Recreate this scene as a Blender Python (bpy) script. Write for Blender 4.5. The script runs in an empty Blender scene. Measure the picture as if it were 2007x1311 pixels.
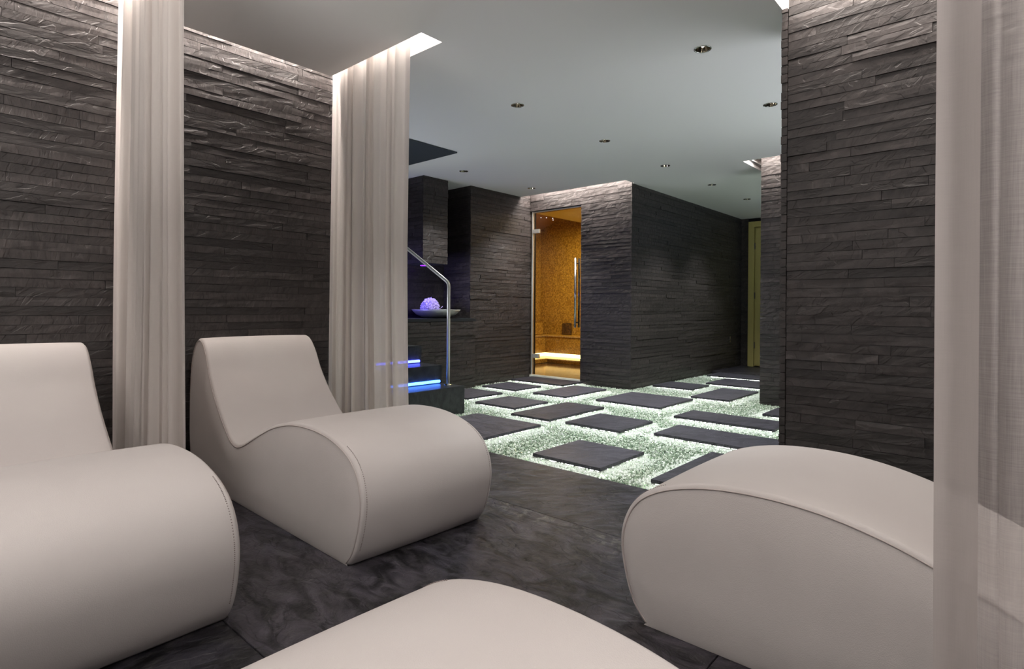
import bpy, bmesh, math, random
import numpy as np
from mathutils import Vector, Matrix
random.seed(7)
rng = np.random.default_rng(11)
S = bpy.context.scene
COL = S.collection

# ------------------------------------------------------------------ camera
# world: +X runs to the right-hand vanishing point, +Y to the left-hand one, Z up; metres
F_PX, YAW, ROLL, PY = 1126.67, 0.844658, 0.0075647, 603.536
CAM_H = 0.92
cam_d = bpy.data.cameras.new('camera')
cam = bpy.data.objects.new('camera', cam_d); COL.objects.link(cam)
cam_d.sensor_fit = 'HORIZONTAL'; cam_d.sensor_width = 36
cam_d.lens = F_PX * 36 / 2007
cam_d.shift_y = -(655.5 - PY) / 2007
cam_d.clip_start = 0.02
rv = Vector((math.cos(YAW), -math.sin(YAW), 0)); uv = Vector((0, 0, 1)); fv = Vector((math.sin(YAW), math.cos(YAW), 0))
r2 = rv * math.cos(ROLL) + uv * math.sin(ROLL); u2 = -rv * math.sin(ROLL) + uv * math.cos(ROLL)
M = Matrix((r2, u2, -fv)).transposed().to_4x4(); M.translation = Vector((0, 0, CAM_H))
cam.matrix_world = M
S.camera = cam

# ------------------------------------------------------------------ light and exposure
S.view_settings.view_transform = 'Standard'
S.view_settings.look = 'None'
S.view_settings.exposure = 0.10
S.view_settings.gamma = 1.0
S.view_settings.use_curve_mapping = False
S.cycles.max_bounces = 8
S.cycles.diffuse_bounces = 4
S.cycles.transparent_max_bounces = 12
S.cycles.caustics_reflective = False
S.cycles.caustics_refractive = False
S.cycles.sample_clamp_indirect = 4
W = bpy.data.worlds.new('world'); S.world = W; W.use_nodes = True
W.node_tree.nodes['Background'].inputs[0].default_value = (0.5, 0.5, 0.5, 1)
W.node_tree.nodes['Background'].inputs[1].default_value = 0.02

CEIL = 2.412
WARM = (1.0, 0.90, 0.83)
P_SLOT = 12.5        # W per metre of the curtain slots
P_WALLSLOT = 21.0
P_HALLSLOT = 26.0
P_DOWN = 120.0
E_LED = 6.8         # emission of the strips under the paving slabs
E_BLUE = 9.0
P_STEAM = 62.0

def area(name, loc, size, power, color, rot=(0, 0, 0), spread=None):
    d = bpy.data.lights.new(name, 'AREA'); d.shape = 'RECTANGLE'; d.size = size[0]; d.size_y = size[1]
    d.energy = power; d.color = color
    if spread: d.spread = spread
    o = bpy.data.objects.new(name, d); COL.objects.link(o); o.location = loc; o.rotation_euler = rot
    return o
def spot(name, loc, power, color, angle=70, blend=.6, rot=(0, 0, 0), size=.03):
    d = bpy.data.lights.new(name, 'SPOT'); d.energy = power; d.color = color
    d.spot_size = math.radians(angle); d.spot_blend = blend; d.shadow_soft_size = size
    o = bpy.data.objects.new(name, d); COL.objects.link(o); o.location = loc; o.rotation_euler = rot
    return o

SLOT_TOP = CEIL + 0.24
# slots cut into the ceiling: (x0, x1, y0, y1, kind)
SLOTS = [(-0.41, -0.26, 2.45, 3.37, 'c0'), (0.79, 0.94, 2.45, 3.37, 'c'), (2.00, 2.15, 2.45, 3.37, 'c'),
         (-1.60, 2.15, 3.358, 3.46, 'w'),
         (-0.24, -0.09, -0.85, 0.27, 'c'), (1.09, 1.24, -0.85, 0.27, 'c'),
         (2.79, 3.04, -0.85, 0.90, 'w2'),
         (5.85, 6.055, 3.45, 5.06, 'h'), (5.86, 6.85, 1.60, 2.11, 'p')]
for (x0, x1, y0, y1, k) in SLOTS:
    L = max(x1 - x0, y1 - y0)
    cx_, cy_ = (x0 + x1) / 2, (y0 + y1) / 2
    if k == 'p':
        area('cove_lamp', (5.94, 1.86, SLOT_TOP - .02), (.10, .46), P_HALLSLOT * .5, WARM)
        area('cove_lamp', (6.45, 2.06, SLOT_TOP - .02), (.7, .06), P_HALLSLOT * .5, WARM)
        continue
    if k == 'w':      # wall washer tucked behind the ceiling edge, tipped towards the stone
        area('cove_lamp', (cx_, 3.382, SLOT_TOP - .02), (x1 - x0 - .03, .04), P_WALLSLOT * L, WARM, rot=(math.radians(4), 0, 0))
        continue
    P = {'c': P_SLOT, 'c0': P_SLOT * .3, 'w': P_WALLSLOT, 'w2': P_SLOT * 1.25, 'h': P_HALLSLOT}[k] * L
    area('cove_lamp', (cx_, cy_, SLOT_TOP - .02), (x1 - x0 - .03, y1 - y0 - .03), P, WARM)

# added fill lights, all out of view; the first shines in from behind
area('fill_light_rear', (-1.5, 1.3, 1.5), (1.6, 1.9), 17, (1, .93, .89), rot=(0, math.radians(-90), 0))
area('fill_light_ceiling', (-1.2, 1.2, 1.3), (.3, 2.2), 122, (1, .94, .89), rot=(math.radians(180), 0, 0))  # added, unseen: lifts the lounge ceiling and its bounce
area('fill_light_ceiling', (4.4, -.1, .35), (1.6, .9), 34, (.92, .95, 1), rot=(math.radians(180), 0, 0))  # this and the next two: added hidden fill for the hall ceiling
area('fill_light_ceiling', (7.6, .4, .35), (1.6, .9), 22, (.86, 1, .86), rot=(math.radians(180), 0, 0))
area('fill_light_ceiling', (2.65, 4.95, .70), (.5, .7), 12, (.86, .90, 1), rot=(math.radians(200), math.radians(25), 0))
area('fill_light_front', (.84, -.80, 1.35), (.4, .6), 11, (1, .95, .91), rot=(math.radians(80), 0, math.radians(-6)))  # added fill behind the camera for the lounger fronts

# ------------------------------------------------------------------ materials
def mat(name):
    m = bpy.data.materials.new(name); m.use_nodes = True
    nt = m.node_tree; b = nt.nodes['Principled BSDF']
    return m, nt, b
def node(nt, t, **kw):
    n = nt.nodes.new(t)
    for k, v in kw.items():
        if k.startswith('i_'): n.inputs[int(k[2:])].default_value = v
        else: setattr(n, k, v)
    return n
def simple(name, col, rough=.5, metal=0.0, spec=None):
    m, nt, b = mat(name)
    b.inputs['Base Color'].default_value = (*col, 1); b.inputs['Roughness'].default_value = rough; b.inputs['Metallic'].default_value = metal
    if spec is not None: b.inputs['Specular IOR Level'].default_value = spec
    return m
def emis(name, col, st):
    m, nt, b = mat(name)
    b.inputs['Base Color'].default_value = (*[min(1, c) for c in col], 1)
    b.inputs['Emission Color'].default_value = (*col, 1); b.inputs['Emission Strength'].default_value = st
    return m
def ramp(nt, stops):
    r = nt.nodes.new('ShaderNodeValToRGB'); cr = r.color_ramp
    while len(cr.elements) < len(stops): cr.elements.new(.5)
    for e, (p, c) in zip(cr.elements, stops): e.position = p; e.color = c if len(c) == 4 else (*c, 1)
    return r

def slate_mat(name, dark, light, cleft=.012, rough=.55, scale=1.0, floor=False, tint=(1, 1, 1)):
    m, nt, b = mat(name); L = nt.links.new
    geo = node(nt, 'ShaderNodeNewGeometry'); oi = node(nt, 'ShaderNodeObjectInfo')
    rnd = node(nt, 'ShaderNodeMath', operation='ADD'); L(geo.outputs['Random Per Island'], rnd.inputs[0]); L(oi.outputs['Random'], rnd.inputs[1])
    fr = node(nt, 'ShaderNodeMath', operation='FRACT'); L(rnd.outputs[0], fr.inputs[0])
    # every stone samples its own patch of the noise, turned its own way
    off = node(nt, 'ShaderNodeVectorMath', operation='SCALE'); off.inputs[0].default_value = (37, 19, 53); L(fr.outputs[0], off.inputs['Scale'])
    add = node(nt, 'ShaderNodeVectorMath', operation='ADD'); L(geo.outputs['Position'], add.inputs[0]); L(off.outputs[0], add.inputs[1])
    rot = node(nt, 'ShaderNodeVectorRotate', rotation_type='EULER_XYZ'); L(add.outputs[0], rot.inputs['Vector'])
    cmb = node(nt, 'ShaderNodeCombineXYZ'); ang = node(nt, 'ShaderNodeMath', operation='MULTIPLY'); L(fr.outputs[0], ang.inputs[0]); ang.inputs[1].default_value = 1.7
    if floor: L(ang.outputs[0], cmb.inputs[2])
    else: L(ang.outputs[0], cmb.inputs[0]); L(ang.outputs[0], cmb.inputs[1])
    L(cmb.outputs[0], rot.inputs['Rotation'])
    mp = node(nt, 'ShaderNodeMapping'); mp.inputs['Scale'].default_value = (scale * 1.0, scale * 1.0, scale * 3.2) if not floor else (scale, scale * 2.2, scale)
    L(rot.outputs[0], mp.inputs['Vector'])
    n1 = node(nt, 'ShaderNodeTexNoise'); n1.inputs['Scale'].default_value = 6 if floor else 11; n1.inputs['Detail'].default_value = 9; n1.inputs['Roughness'].default_value = .62; n1.inputs['Distortion'].default_value = 1.1
    L(mp.outputs[0], n1.inputs['Vector'])
    # cleft steps: quantised large noise
    n2 = node(nt, 'ShaderNodeTexNoise'); n2.inputs['Scale'].default_value = 3.6; n2.inputs['Detail'].default_value = 3; n2.inputs['Distortion'].default_value = .8
    L(mp.outputs[0], n2.inputs['Vector'])
    ml = node(nt, 'ShaderNodeMath', operation='MULTIPLY'); L(n2.outputs['Fac'], ml.inputs[0]); ml.inputs[1].default_value = 7
    pg = node(nt, 'ShaderNodeMath', operation='PINGPONG'); L(ml.outputs[0], pg.inputs[0]); pg.inputs[1].default_value = 1
    st = ramp(nt, [(.0, (0, 0, 0)), (.42, (.12, .12, .12)), (.52, (.85, .85, .85)), (1, (1, 1, 1))]); L(pg.outputs[0], st.inputs[0])
    n3 = node(nt, 'ShaderNodeTexNoise'); n3.inputs['Scale'].default_value = 90; n3.inputs['Detail'].default_value = 3; L(geo.outputs['Position'], n3.inputs['Vector'])
    cr = ramp(nt, [(.40, dark), (.62, light)] if floor else [(.28, dark), (.74, light)]); L(n1.outputs['Fac'], cr.inputs[0])
    hs = node(nt, 'ShaderNodeHueSaturation')
    vr = node(nt, 'ShaderNodeMapRange'); L(fr.outputs[0], vr.inputs[0]); vr.inputs[3].default_value = .68; vr.inputs[4].default_value = 1.36
    L(vr.outputs[0], hs.inputs['Value']); L(cr.outputs[0], hs.inputs['Color'])
    L(hs.outputs[0], b.inputs['Base Color'])
    b.inputs['Roughness'].default_value = rough
    if floor: b.inputs['Specular IOR Level'].default_value = .36
    b1 = node(nt, 'ShaderNodeBump'); b1.inputs['Distance'].default_value = cleft * .45; b1.inputs['Strength'].default_value = 1; L(st.outputs[0], b1.inputs['Height'])
    b2 = node(nt, 'ShaderNodeBump'); b2.inputs['Distance'].default_value = cleft * (2.2 if floor else 1); b2.inputs['Strength'].default_value = .9; L(n1.outputs['Fac'], b2.inputs['Height']); L(b1.outputs[0], b2.inputs['Normal'])
    b3 = node(nt, 'ShaderNodeBump'); b3.inputs['Distance'].default_value = cleft * (.35 if floor else .16); b3.inputs['Strength'].default_value = .8; L(n3.outputs['Fac'], b3.inputs['Height']); L(b2.outputs[0], b3.inputs['Normal'])
    L(b3.outputs[0], b.inputs['Normal'])
    return m, nt, b, cr
M_slate = slate_mat('split_slate', (.0145, .0120, .0118), (.056, .0470, .0450), .0036, .5)[0]
M_slate_back = simple('dark_mortar', (.010, .009, .009), .9)

def floor_mat():
    m, nt, b, cr = slate_mat('slate_floor', (.006, .0056, .0074), (.043, .041, .050), .004, .46, 1.0, floor=True)
    L = nt.links.new
    geo = node(nt, 'ShaderNodeNewGeometry')
    # rusty and pale mineral patches, fine cracks
    n = node(nt, 'ShaderNodeTexNoise'); n.inputs['Scale'].default_value = 1.7; n.inputs['Detail'].default_value = 4; n.inputs['Distortion'].default_value = .6; L(geo.outputs['Position'], n.inputs['Vector'])
    r = ramp(nt, [(.40, (0, 0, 0)), (.66, (1, 1, 1))]); L(n.outputs['Fac'], r.inputs[0])
    mx = node(nt, 'ShaderNodeMix', data_type='RGBA', blend_type='MULTIPLY'); mx.inputs[0].default_value = 1
    old = b.inputs['Base Color'].links[0].from_socket
    cc = ramp(nt, [(0, (.80, .78, .86)), (.5, (1.0, .93, .95)), (1, (1.02, .98, .99))]); L(r.outputs[0], cc.inputs[0])
    L(old, mx.inputs[6]); L(cc.outputs[0], mx.inputs[7])
    v = node(nt, 'ShaderNodeTexVoronoi', feature='DISTANCE_TO_EDGE'); v.inputs['Scale'].default_value = 3.1
    nn = node(nt, 'ShaderNodeTexNoise'); nn.inputs['Scale'].default_value = 6; nn.inputs['Detail'].default_value = 6; L(geo.outputs['Position'], nn.inputs['Vector'])
    va = node(nt, 'ShaderNodeVectorMath', operation='MULTIPLY_ADD'); L(nn.outputs['Color'], va.inputs[0]); va.inputs[1].default_value = (.35, .35, .35); L(geo.outputs['Position'], va.inputs[2])
    L(va.outputs[0], v.inputs['Vector'])
    cr2 = ramp(nt, [(0, (0, 0, 0)), (.022, (1, 1, 1))]); L(v.outputs['Distance'], cr2.inputs[0])
    mk = node(nt, 'ShaderNodeMath', operation='MAXIMUM'); L(cr2.outputs[0], mk.inputs[0]); 
    inv = ramp(nt, [(.40, (1, 1, 1)), (.53, (.12, .12, .12))]); L(nn.outputs['Fac'], inv.inputs[0]); L(inv.outputs[0], mk.inputs[1])
    mx2 = node(nt, 'ShaderNodeMix', data_type='RGBA', blend_type='MULTIPLY'); mx2.inputs[0].default_value = .85; L(mx.outputs[2], mx2.inputs[6]); L(mk.outputs[0], mx2.inputs[7])
    # pale mineral scuffs: thin flecks everywhere, a band along the joint at x = 2.02
    sp_ = node(nt, 'ShaderNodeSeparateXYZ'); L(geo.outputs['Position'], sp_.inputs[0])
    bd = ramp(nt, [(.0, (0, 0, 0)), (.72, (.15, .15, .15)), (.94, (1, 1, 1)), (.985, (.9, .9, .9)), (1, (0, 0, 0))])
    mr = node(nt, 'ShaderNodeMapRange'); L(sp_.outputs[0], mr.inputs[0]); mr.inputs[1].default_value = 1.45; mr.inputs[2].default_value = 2.02; L(mr.outputs[0], bd.inputs[0])
    gt = node(nt, 'ShaderNodeMath', operation='LESS_THAN'); L(sp_.outputs[0], gt.inputs[0]); gt.inputs[1].default_value = 2.02
    fn = node(nt, 'ShaderNodeTexNoise'); fn.inputs['Scale'].default_value = 17; fn.inputs['Detail'].default_value = 7; fn.inputs['Roughness'].default_value = .7; fn.inputs['Distortion'].default_value = 1.4; L(geo.outputs['Position'], fn.inputs['Vector'])
    fr_ = ramp(nt, [(.50, (0, 0, 0)), (.68, (1, 1, 1))]); L(fn.outputs['Fac'], fr_.inputs[0])
    m_1 = node(nt, 'ShaderNodeMath', operation='MULTIPLY'); L(bd.outputs[0], m_1.inputs[0]); L(gt.outputs[0], m_1.inputs[1])
    m_2 = node(nt, 'ShaderNodeMath', operation='MULTIPLY_ADD'); L(m_1.outputs[0], m_2.inputs[0]); m_2.inputs[1].default_value = .75; m_2.inputs[2].default_value = .16
    m_3 = node(nt, 'ShaderNodeMath', operation='MULTIPLY'); L(m_2.outputs[0], m_3.inputs[0]); L(fr_.outputs[0], m_3.inputs[1])
    mx3 = node(nt, 'ShaderNodeMix', data_type='RGBA'); L(m_3.outputs[0], mx3.inputs[0]); L(mx2.outputs[2], mx3.inputs[6]); mx3.inputs[7].default_value = (.17, .165, .15, 1)
    L(mx3.outputs[2], b.inputs['Base Color'])
    return m
M_floor = floor_mat()
M_paving = slate_mat('slate_paving', (.024, .023, .030), (.052, .049, .064), .005, .5, 1.3, floor=True)[0]

def paint(name, col, rough=.7, bump=.0004):
    m, nt, b = mat(name); L = nt.links.new
    b.inputs['Base Color'].default_value = (*col, 1); b.inputs['Roughness'].default_value = rough
    n = node(nt, 'ShaderNodeTexNoise'); n.inputs['Scale'].default_value = 160; n.inputs['Detail'].default_value = 2
    bp = node(nt, 'ShaderNodeBump'); bp.inputs['Distance'].default_value = bump; L(n.outputs['Fac'], bp.inputs['Height']); L(bp.outputs[0], b.inputs['Normal'])
    return m
M_ceil = paint('matt_ceiling_paint', (.80, .80, .80), .75)
M_slotw = paint('white_slot_paint', (.80, .80, .79), .8)

def leather():
    m, nt, b = mat('off_white_leatherette'); L = nt.links.new
    geo = node(nt, 'ShaderNodeTexCoord')
    n = node(nt, 'ShaderNodeTexNoise'); n.inputs['Scale'].default_value = 2.2; n.inputs['Detail'].default_value = 3; L(geo.outputs['Object'], n.inputs['Vector'])
    cr = ramp(nt, [(.3, (.60, .555, .54)), (.7, (.65, .61, .592))]); L(n.outputs['Fac'], cr.inputs[0]); L(cr.outputs[0], b.inputs['Base Color'])
    v = node(nt, 'ShaderNodeTexVoronoi'); v.inputs['Scale'].default_value = 420; L(geo.outputs['Object'], v.inputs['Vector'])
    w = node(nt, 'ShaderNodeTexNoise'); w.inputs['Scale'].default_value = 9; w.inputs['Detail'].default_value = 3; L(geo.outputs['Object'], w.inputs['Vector'])
    b0 = node(nt, 'ShaderNodeBump'); b0.inputs['Distance'].default_value = .004; b0.inputs['Strength'].default_value = .35; L(w.outputs['Fac'], b0.inputs['Height'])
    b1 = node(nt, 'ShaderNodeBump'); b1.inputs['Distance'].default_value = .0005; b1.inputs['Strength'].default_value = .45; L(v.outputs['Distance'], b1.inputs['Height']); L(b0.outputs[0], b1.inputs['Normal'])
    L(b1.outputs[0], b.inputs['Normal'])
    b.inputs['Roughness'].default_value = .52; b.inputs['Specular IOR Level'].default_value = .35
    return m
M_leather = leather()
M_piping = simple('leatherette_piping', (.50, .44, .42), .5)
M_thread = simple('stitch_thread', (.26, .21, .20), .8)

def linen(name, col, see, grain=1.0):
    m, nt, b = mat(name); L = nt.links.new
    nt.nodes.remove(b); out = nt.nodes['Material Output']
    tc = node(nt, 'ShaderNodeUVMap')
    def thr(sx, sy, sc):
        mp = node(nt, 'ShaderNodeMapping'); mp.inputs['Scale'].default_value = (sx, sy, 1); L(tc.outputs[0], mp.inputs['Vector'])
        n = node(nt, 'ShaderNodeTexNoise'); n.inputs['Scale'].default_value = sc; n.inputs['Detail'].default_value = 2; L(mp.outputs[0], n.inputs['Vector']); return n
    a = thr(14, 620, 1); c = thr(620, 14, 1)
    mx = node(nt, 'ShaderNodeMath', operation='ADD'); L(a.outputs['Fac'], mx.inputs[0]); L(c.outputs['Fac'], mx.inputs[1])
    mr = node(nt, 'ShaderNodeMapRange'); L(mx.outputs[0], mr.inputs[0]); mr.inputs[1].default_value = .6; mr.inputs[2].default_value = 1.4
    mr.inputs[3].default_value = see - .20 * grain; mr.inputs[4].default_value = see + .20 * grain
    cr = ramp(nt, [(.35, tuple(x * .93 for x in col)), (.65, col)]); hf = node(nt, 'ShaderNodeMath', operation='MULTIPLY'); L(mx.outputs[0], hf.inputs[0]); hf.inputs[1].default_value = .5; L(hf.outputs[0], cr.inputs[0])
    d = node(nt, 'ShaderNodeBsdfDiffuse'); t = node(nt, 'ShaderNodeBsdfTranslucent'); L(cr.outputs[0], d.inputs[0]); L(cr.outputs[0], t.inputs[0])
    m1 = node(nt, 'ShaderNodeMixShader'); m1.inputs[0].default_value = .42; L(d.outputs[0], m1.inputs[1]); L(t.outputs[0], m1.inputs[2])
    tr = node(nt, 'ShaderNodeBsdfTransparent'); m2 = node(nt, 'ShaderNodeMixShader'); L(mr.outputs[0], m2.inputs[0]); L(m1.outputs[0], m2.inputs[1]); L(tr.outputs[0], m2.inputs[2])
    L(m2.outputs[0], out.inputs['Surface'])
    return m
M_linen = linen('sheer_linen', (.74, .69, .66), .045, .35)
M_linen_near = linen('sheer_linen_open_weave', (.64, .585, .57), .36, .8)
M_hem = linen('linen_hem_double', (.66, .605, .585), .05, .4)

M_chrome = simple('brushed_steel', (.62, .62, .60), .22, 1.0)
M_chrome_dark = simple('bronze_reflector', (.42, .38, .28), .12, 1.0)
M_satin = simple('satin_steel', (.74, .74, .70), .38, .55)
M_black = simple('dark_slate_worktop', (.022, .024, .027), .35)
M_panel = simple('dark_gloss_panel', (.040, .050, .060), .45)
M_green = paint('olive_yellow_paint', (.50, .43, .15), .45)
M_step = slate_mat('honed_slate_step', (.020, .022, .024), (.042, .046, .048), .002, .3, 1.3, floor=True)[0]
M_led = emis('cool_white_light_strip', (.96, 1.0, .90), E_LED)
M_blue = emis('blue_light_tube', (.055, .20, 1.0), E_BLUE)
M_violet = emis('violet_light_tube', (.07, .10, 1.0), E_BLUE)
M_violet2 = emis('violet_lens', (.22, .02, .9), 3)
M_bulb = emis('warm_lens', (1, .93, .85), 2.2)
M_star = emis('star_light', (1, .95, 1), 3)
M_steamled = emis('amber_light_strip', (1.0, .74, .30), 6)

def mosaic(name, c1, c2, mortar, sc=40, rough=.3):
    m, nt, b = mat(name); L = nt.links.new
    geo = node(nt, 'ShaderNodeNewGeometry')
    v = node(nt, 'ShaderNodeTexVoronoi', distance='CHEBYCHEV'); v.inputs['Scale'].default_value = sc; v.inputs['Randomness'].default_value = .25; L(geo.outputs['Position'], v.inputs['Vector'])
    cr = ramp(nt, [(.0, c1), (1, c2)]); se = node(nt, 'ShaderNodeSeparateColor'); L(v.outputs['Color'], se.inputs[0]); L(se.outputs[0], cr.inputs[0])
    e = ramp(nt, [(.40, (1, 1, 1)), (.5, mortar)]); L(v.outputs['Distance'], e.inputs[0])
    mx = node(nt, 'ShaderNodeMix', data_type='RGBA', blend_type='MULTIPLY'); mx.inputs[0].default_value = 1; L(cr.outputs[0], mx.inputs[6]); L(e.outputs[0], mx.inputs[7])
    L(mx.outputs[2], b.inputs['Base Color']); b.inputs['Roughness'].default_value = rough
    # each tessera tips its own way
    nb = node(nt, 'ShaderNodeBump'); nb.inputs['Distance'].default_value = .01; nb.inputs['Strength'].default_value = .6; L(se.outputs[1], nb.inputs['Height']); L(nb.outputs[0], b.inputs['Normal'])
    return m
M_gold = mosaic('gold_mosaic', (.34, .20, .03), (.60, .40, .08), (.35, .3, .25))
M_goldceil = paint('amber_ceiling', (.40, .24, .09), .6)
M_darkmos = mosaic('dark_mosaic', (.05, .03, .02), (.16, .09, .03), (.3, .3, .3))
M_brown = mosaic('brown_pebble_mosaic', (.025, .015, .008), (.11, .06, .025), (.4, .4, .4), 26, .2)

def glassy():
    m, nt, b = mat('green_white_glass_chip'); L = nt.links.new
    oi = node(nt, 'ShaderNodeObjectInfo')
    cr = ramp(nt, [(0, (.22, .32, .22)), (.30, (.46, .58, .44)), (.65, (.66, .75, .62)), (.9, (.80, .86, .78)), (1, (.95, .97, .95))]); L(oi.outputs['Random'], cr.inputs[0])
    L(cr.outputs[0], b.inputs['Base Color']); b.inputs['Roughness'].default_value = .12; b.inputs['IOR'].default_value = 1.5
    b.inputs['Subsurface Weight'].default_value = 0
    b.inputs['Transmission Weight'].default_value = .12
    return m
M_chip = glassy()
M_glass_bead = None
def bead():
    m, nt, b = mat('clear_glass_bead'); L = nt.links.new
    b.inputs['Base Color'].default_value = (.88, .93, .87, 1); b.inputs['Roughness'].default_value = .12
    t = node(nt, 'ShaderNodeBsdfTranslucent'); t.inputs[0].default_value = (.88, .95, .88, 1)
    mx = node(nt, 'ShaderNodeMixShader'); mx.inputs[0].default_value = .30; out = nt.nodes['Material Output']
    L(b.outputs[0], mx.inputs[1]); L(t.outputs[0], mx.inputs[2]); L(mx.outputs[0], out.inputs[0])
    return m
M_bead = bead()
M_pit = simple('gravel_bed', (.10, .14, .10), .9)
def clear_glass():
    m, nt, b = mat('clear_door_glass'); L = nt.links.new; nt.nodes.remove(b)
    out = nt.nodes['Material Output']; t = node(nt, 'ShaderNodeBsdfTransparent'); t.inputs[0].default_value = (.93, .95, .93, 1)
    g = node(nt, 'ShaderNodeBsdfGlossy'); g.inputs['Roughness'].default_value = .02
    lw = node(nt, 'ShaderNodeFresnel'); lw.inputs[0].default_value = 1.45
    ms = node(nt, 'ShaderNodeMixShader'); L(lw.outputs[0], ms.inputs[0]); L(t.outputs[0], ms.inputs[1]); L(g.outputs[0], ms.inputs[2]); L(ms.outputs[0], out.inputs[0])
    return m
M_glass = clear_glass()

# ------------------------------------------------------------------ helpers
def link(name, me, m=None, parent=None, loc=None):
    o = bpy.data.objects.new(name, me); COL.objects.link(o)
    if m is not None and me is not None: me.materials.append(m)
    if parent: o.parent = parent
    if loc: o.location = loc
    return o
def from_bm(name, bm, m=None, parent=None, loc=None, smooth=False):
    me = bpy.data.meshes.new(name); bm.to_mesh(me); bm.free()
    if smooth: me.polygons.foreach_set('use_smooth', [True] * len(me.polygons))
    return link(name, me, m, parent, loc)
def add_box(bm, x0, x1, y0, y1, z0, z1, bev=0):
    vs = [bm.verts.new(p) for p in ((x0, y0, z0), (x1, y0, z0), (x1, y1, z0), (x0, y1, z0), (x0, y0, z1), (x1, y0, z1), (x1, y1, z1), (x0, y1, z1))]
    fs = [bm.faces.new([vs[i] for i in f]) for f in ((3, 2, 1, 0), (4, 5, 6, 7), (0, 1, 5, 4), (1, 2, 6, 5), (2, 3, 7, 6), (3, 0, 4, 7))]
    if bev:
        es = list({e for f in fs for e in f.edges})
        bmesh.ops.bevel(bm, geom=es, offset=bev, segments=2, affect='EDGES')
    return bm
def box(name, x0, x1, y0, y1, z0, z1, m=None, parent=None, bev=0):
    return from_bm(name, add_box(bmesh.new(), x0, x1, y0, y1, z0, z1, bev), m, parent)
def prop(o, label=None, cat=None, group=None, kind=None):
    if label: o['label'] = label
    if cat: o['category'] = cat
    if group: o['group'] = group
    if kind: o['kind'] = kind
    return o
def empty(name, loc, rz=0):
    o = bpy.data.objects.new(name, None); COL.objects.link(o); o.location = loc; o.rotation_euler = (0, 0, rz); o.empty_display_size = .1; return o
def tube(name, pts, r, m, parent=None, seg=14, cap=True):
    pts = [Vector(p) for p in pts]; bm = bmesh.new(); rings = []
    for i, p in enumerate(pts):
        d = (pts[min(i + 1, len(pts) - 1)] - pts[max(i - 1, 0)]).normalized()
        a = d.orthogonal().normalized() if i == 0 else (pa - d * pa.dot(d)).normalized()
        pa = a; b_ = d.cross(a)
        rings.append([bm.verts.new(p + (a * math.cos(t) + b_ * math.sin(t)) * r) for t in [2 * math.pi * k / seg for k in range(seg)]])
    for A, B in zip(rings, rings[1:]):
        for k in range(seg): bm.faces.new((A[k], A[(k + 1) % seg], B[(k + 1) % seg], B[k]))
    if cap: bm.faces.new(rings[0][::-1]); bm.faces.new(rings[-1])
    return from_bm(name, bm, m, parent, smooth=True)
def lathe(name, prof, m, parent=None, seg=40, smooth=True, loc=None):
    bm = bmesh.new(); rings = []
    for r, z in prof:
        rings.append([bm.verts.new((r * math.cos(t), r * math.sin(t), z)) for t in [2 * math.pi * k / seg for k in range(seg)]] if r > 1e-6 else [bm.verts.new((0, 0, z))])
    for A, B in zip(rings, rings[1:]):
        for k in range(seg):
            a0, a1 = A[k % len(A)], A[(k + 1) % len(A)]; b0, b1 = B[k % len(B)], B[(k + 1) % len(B)]
            f = [a0, a1, b1, b0]; f = [v for i, v in enumerate(f) if v not in f[:i]]
            if len(f) > 2: bm.faces.new(f)
    return from_bm(name, bm, m, parent, loc, smooth)

# ------------------------------------------------------------------ split-face slate cladding
def strip_arrays(rs, nx=6, nz=2):
    """front face grid (unit length, unit height, depth in metres along -y) with rough cleft relief, plus sides"""
    V = []; 
    base = .020
    slope = rs.uniform(-.003, .003); tilt = rs.uniform(-.0012, .0034)
    for j in range(nz + 1):
        for i in range(nx + 1):
            u, v = i / nx, j / nz
            d = base + slope * (u - .5) + tilt * (.5 - v) + rs.uniform(-.0013, .0013)
            if i in (0, nx): d -= .0008
            zz = v
            if j in (0, nz) and 0 < i < nx: zz += rs.uniform(-.018, .018)
            V.append((u, -d, zz))
    n = nx + 1; Fc = []
    for j in range(nz):
        for i in range(nx):
            a = j * n + i; Fc.append((a, a + 1, a + n + 1, a + n))
    ringi = [i for i in range(n)] + [j * n + nx for j in range(1, nz + 1)] + [nz * n + i for i in range(nx - 1, -1, -1)] + [j * n for j in range(nz - 1, 0, -1)]
    b0 = len(V)
    for k in ringi: V.append((V[k][0], 0.0, V[k][2]))
    R = len(ringi)
    for q in range(R):
        Fc.append((ringi[q], b0 + q, b0 + (q + 1) % R, ringi[(q + 1) % R]))
    return V, Fc
_rs = random.Random(3)
VAR = [strip_arrays(_rs) for _ in range(14)]
VAR_ME = []
for V, Fc in VAR:
    me = bpy.data.meshes.new('slate_strip'); me.from_pydata(V, [], Fc); me.materials.append(M_slate); VAR_ME.append(me)
COURSE = 0.0434
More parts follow.
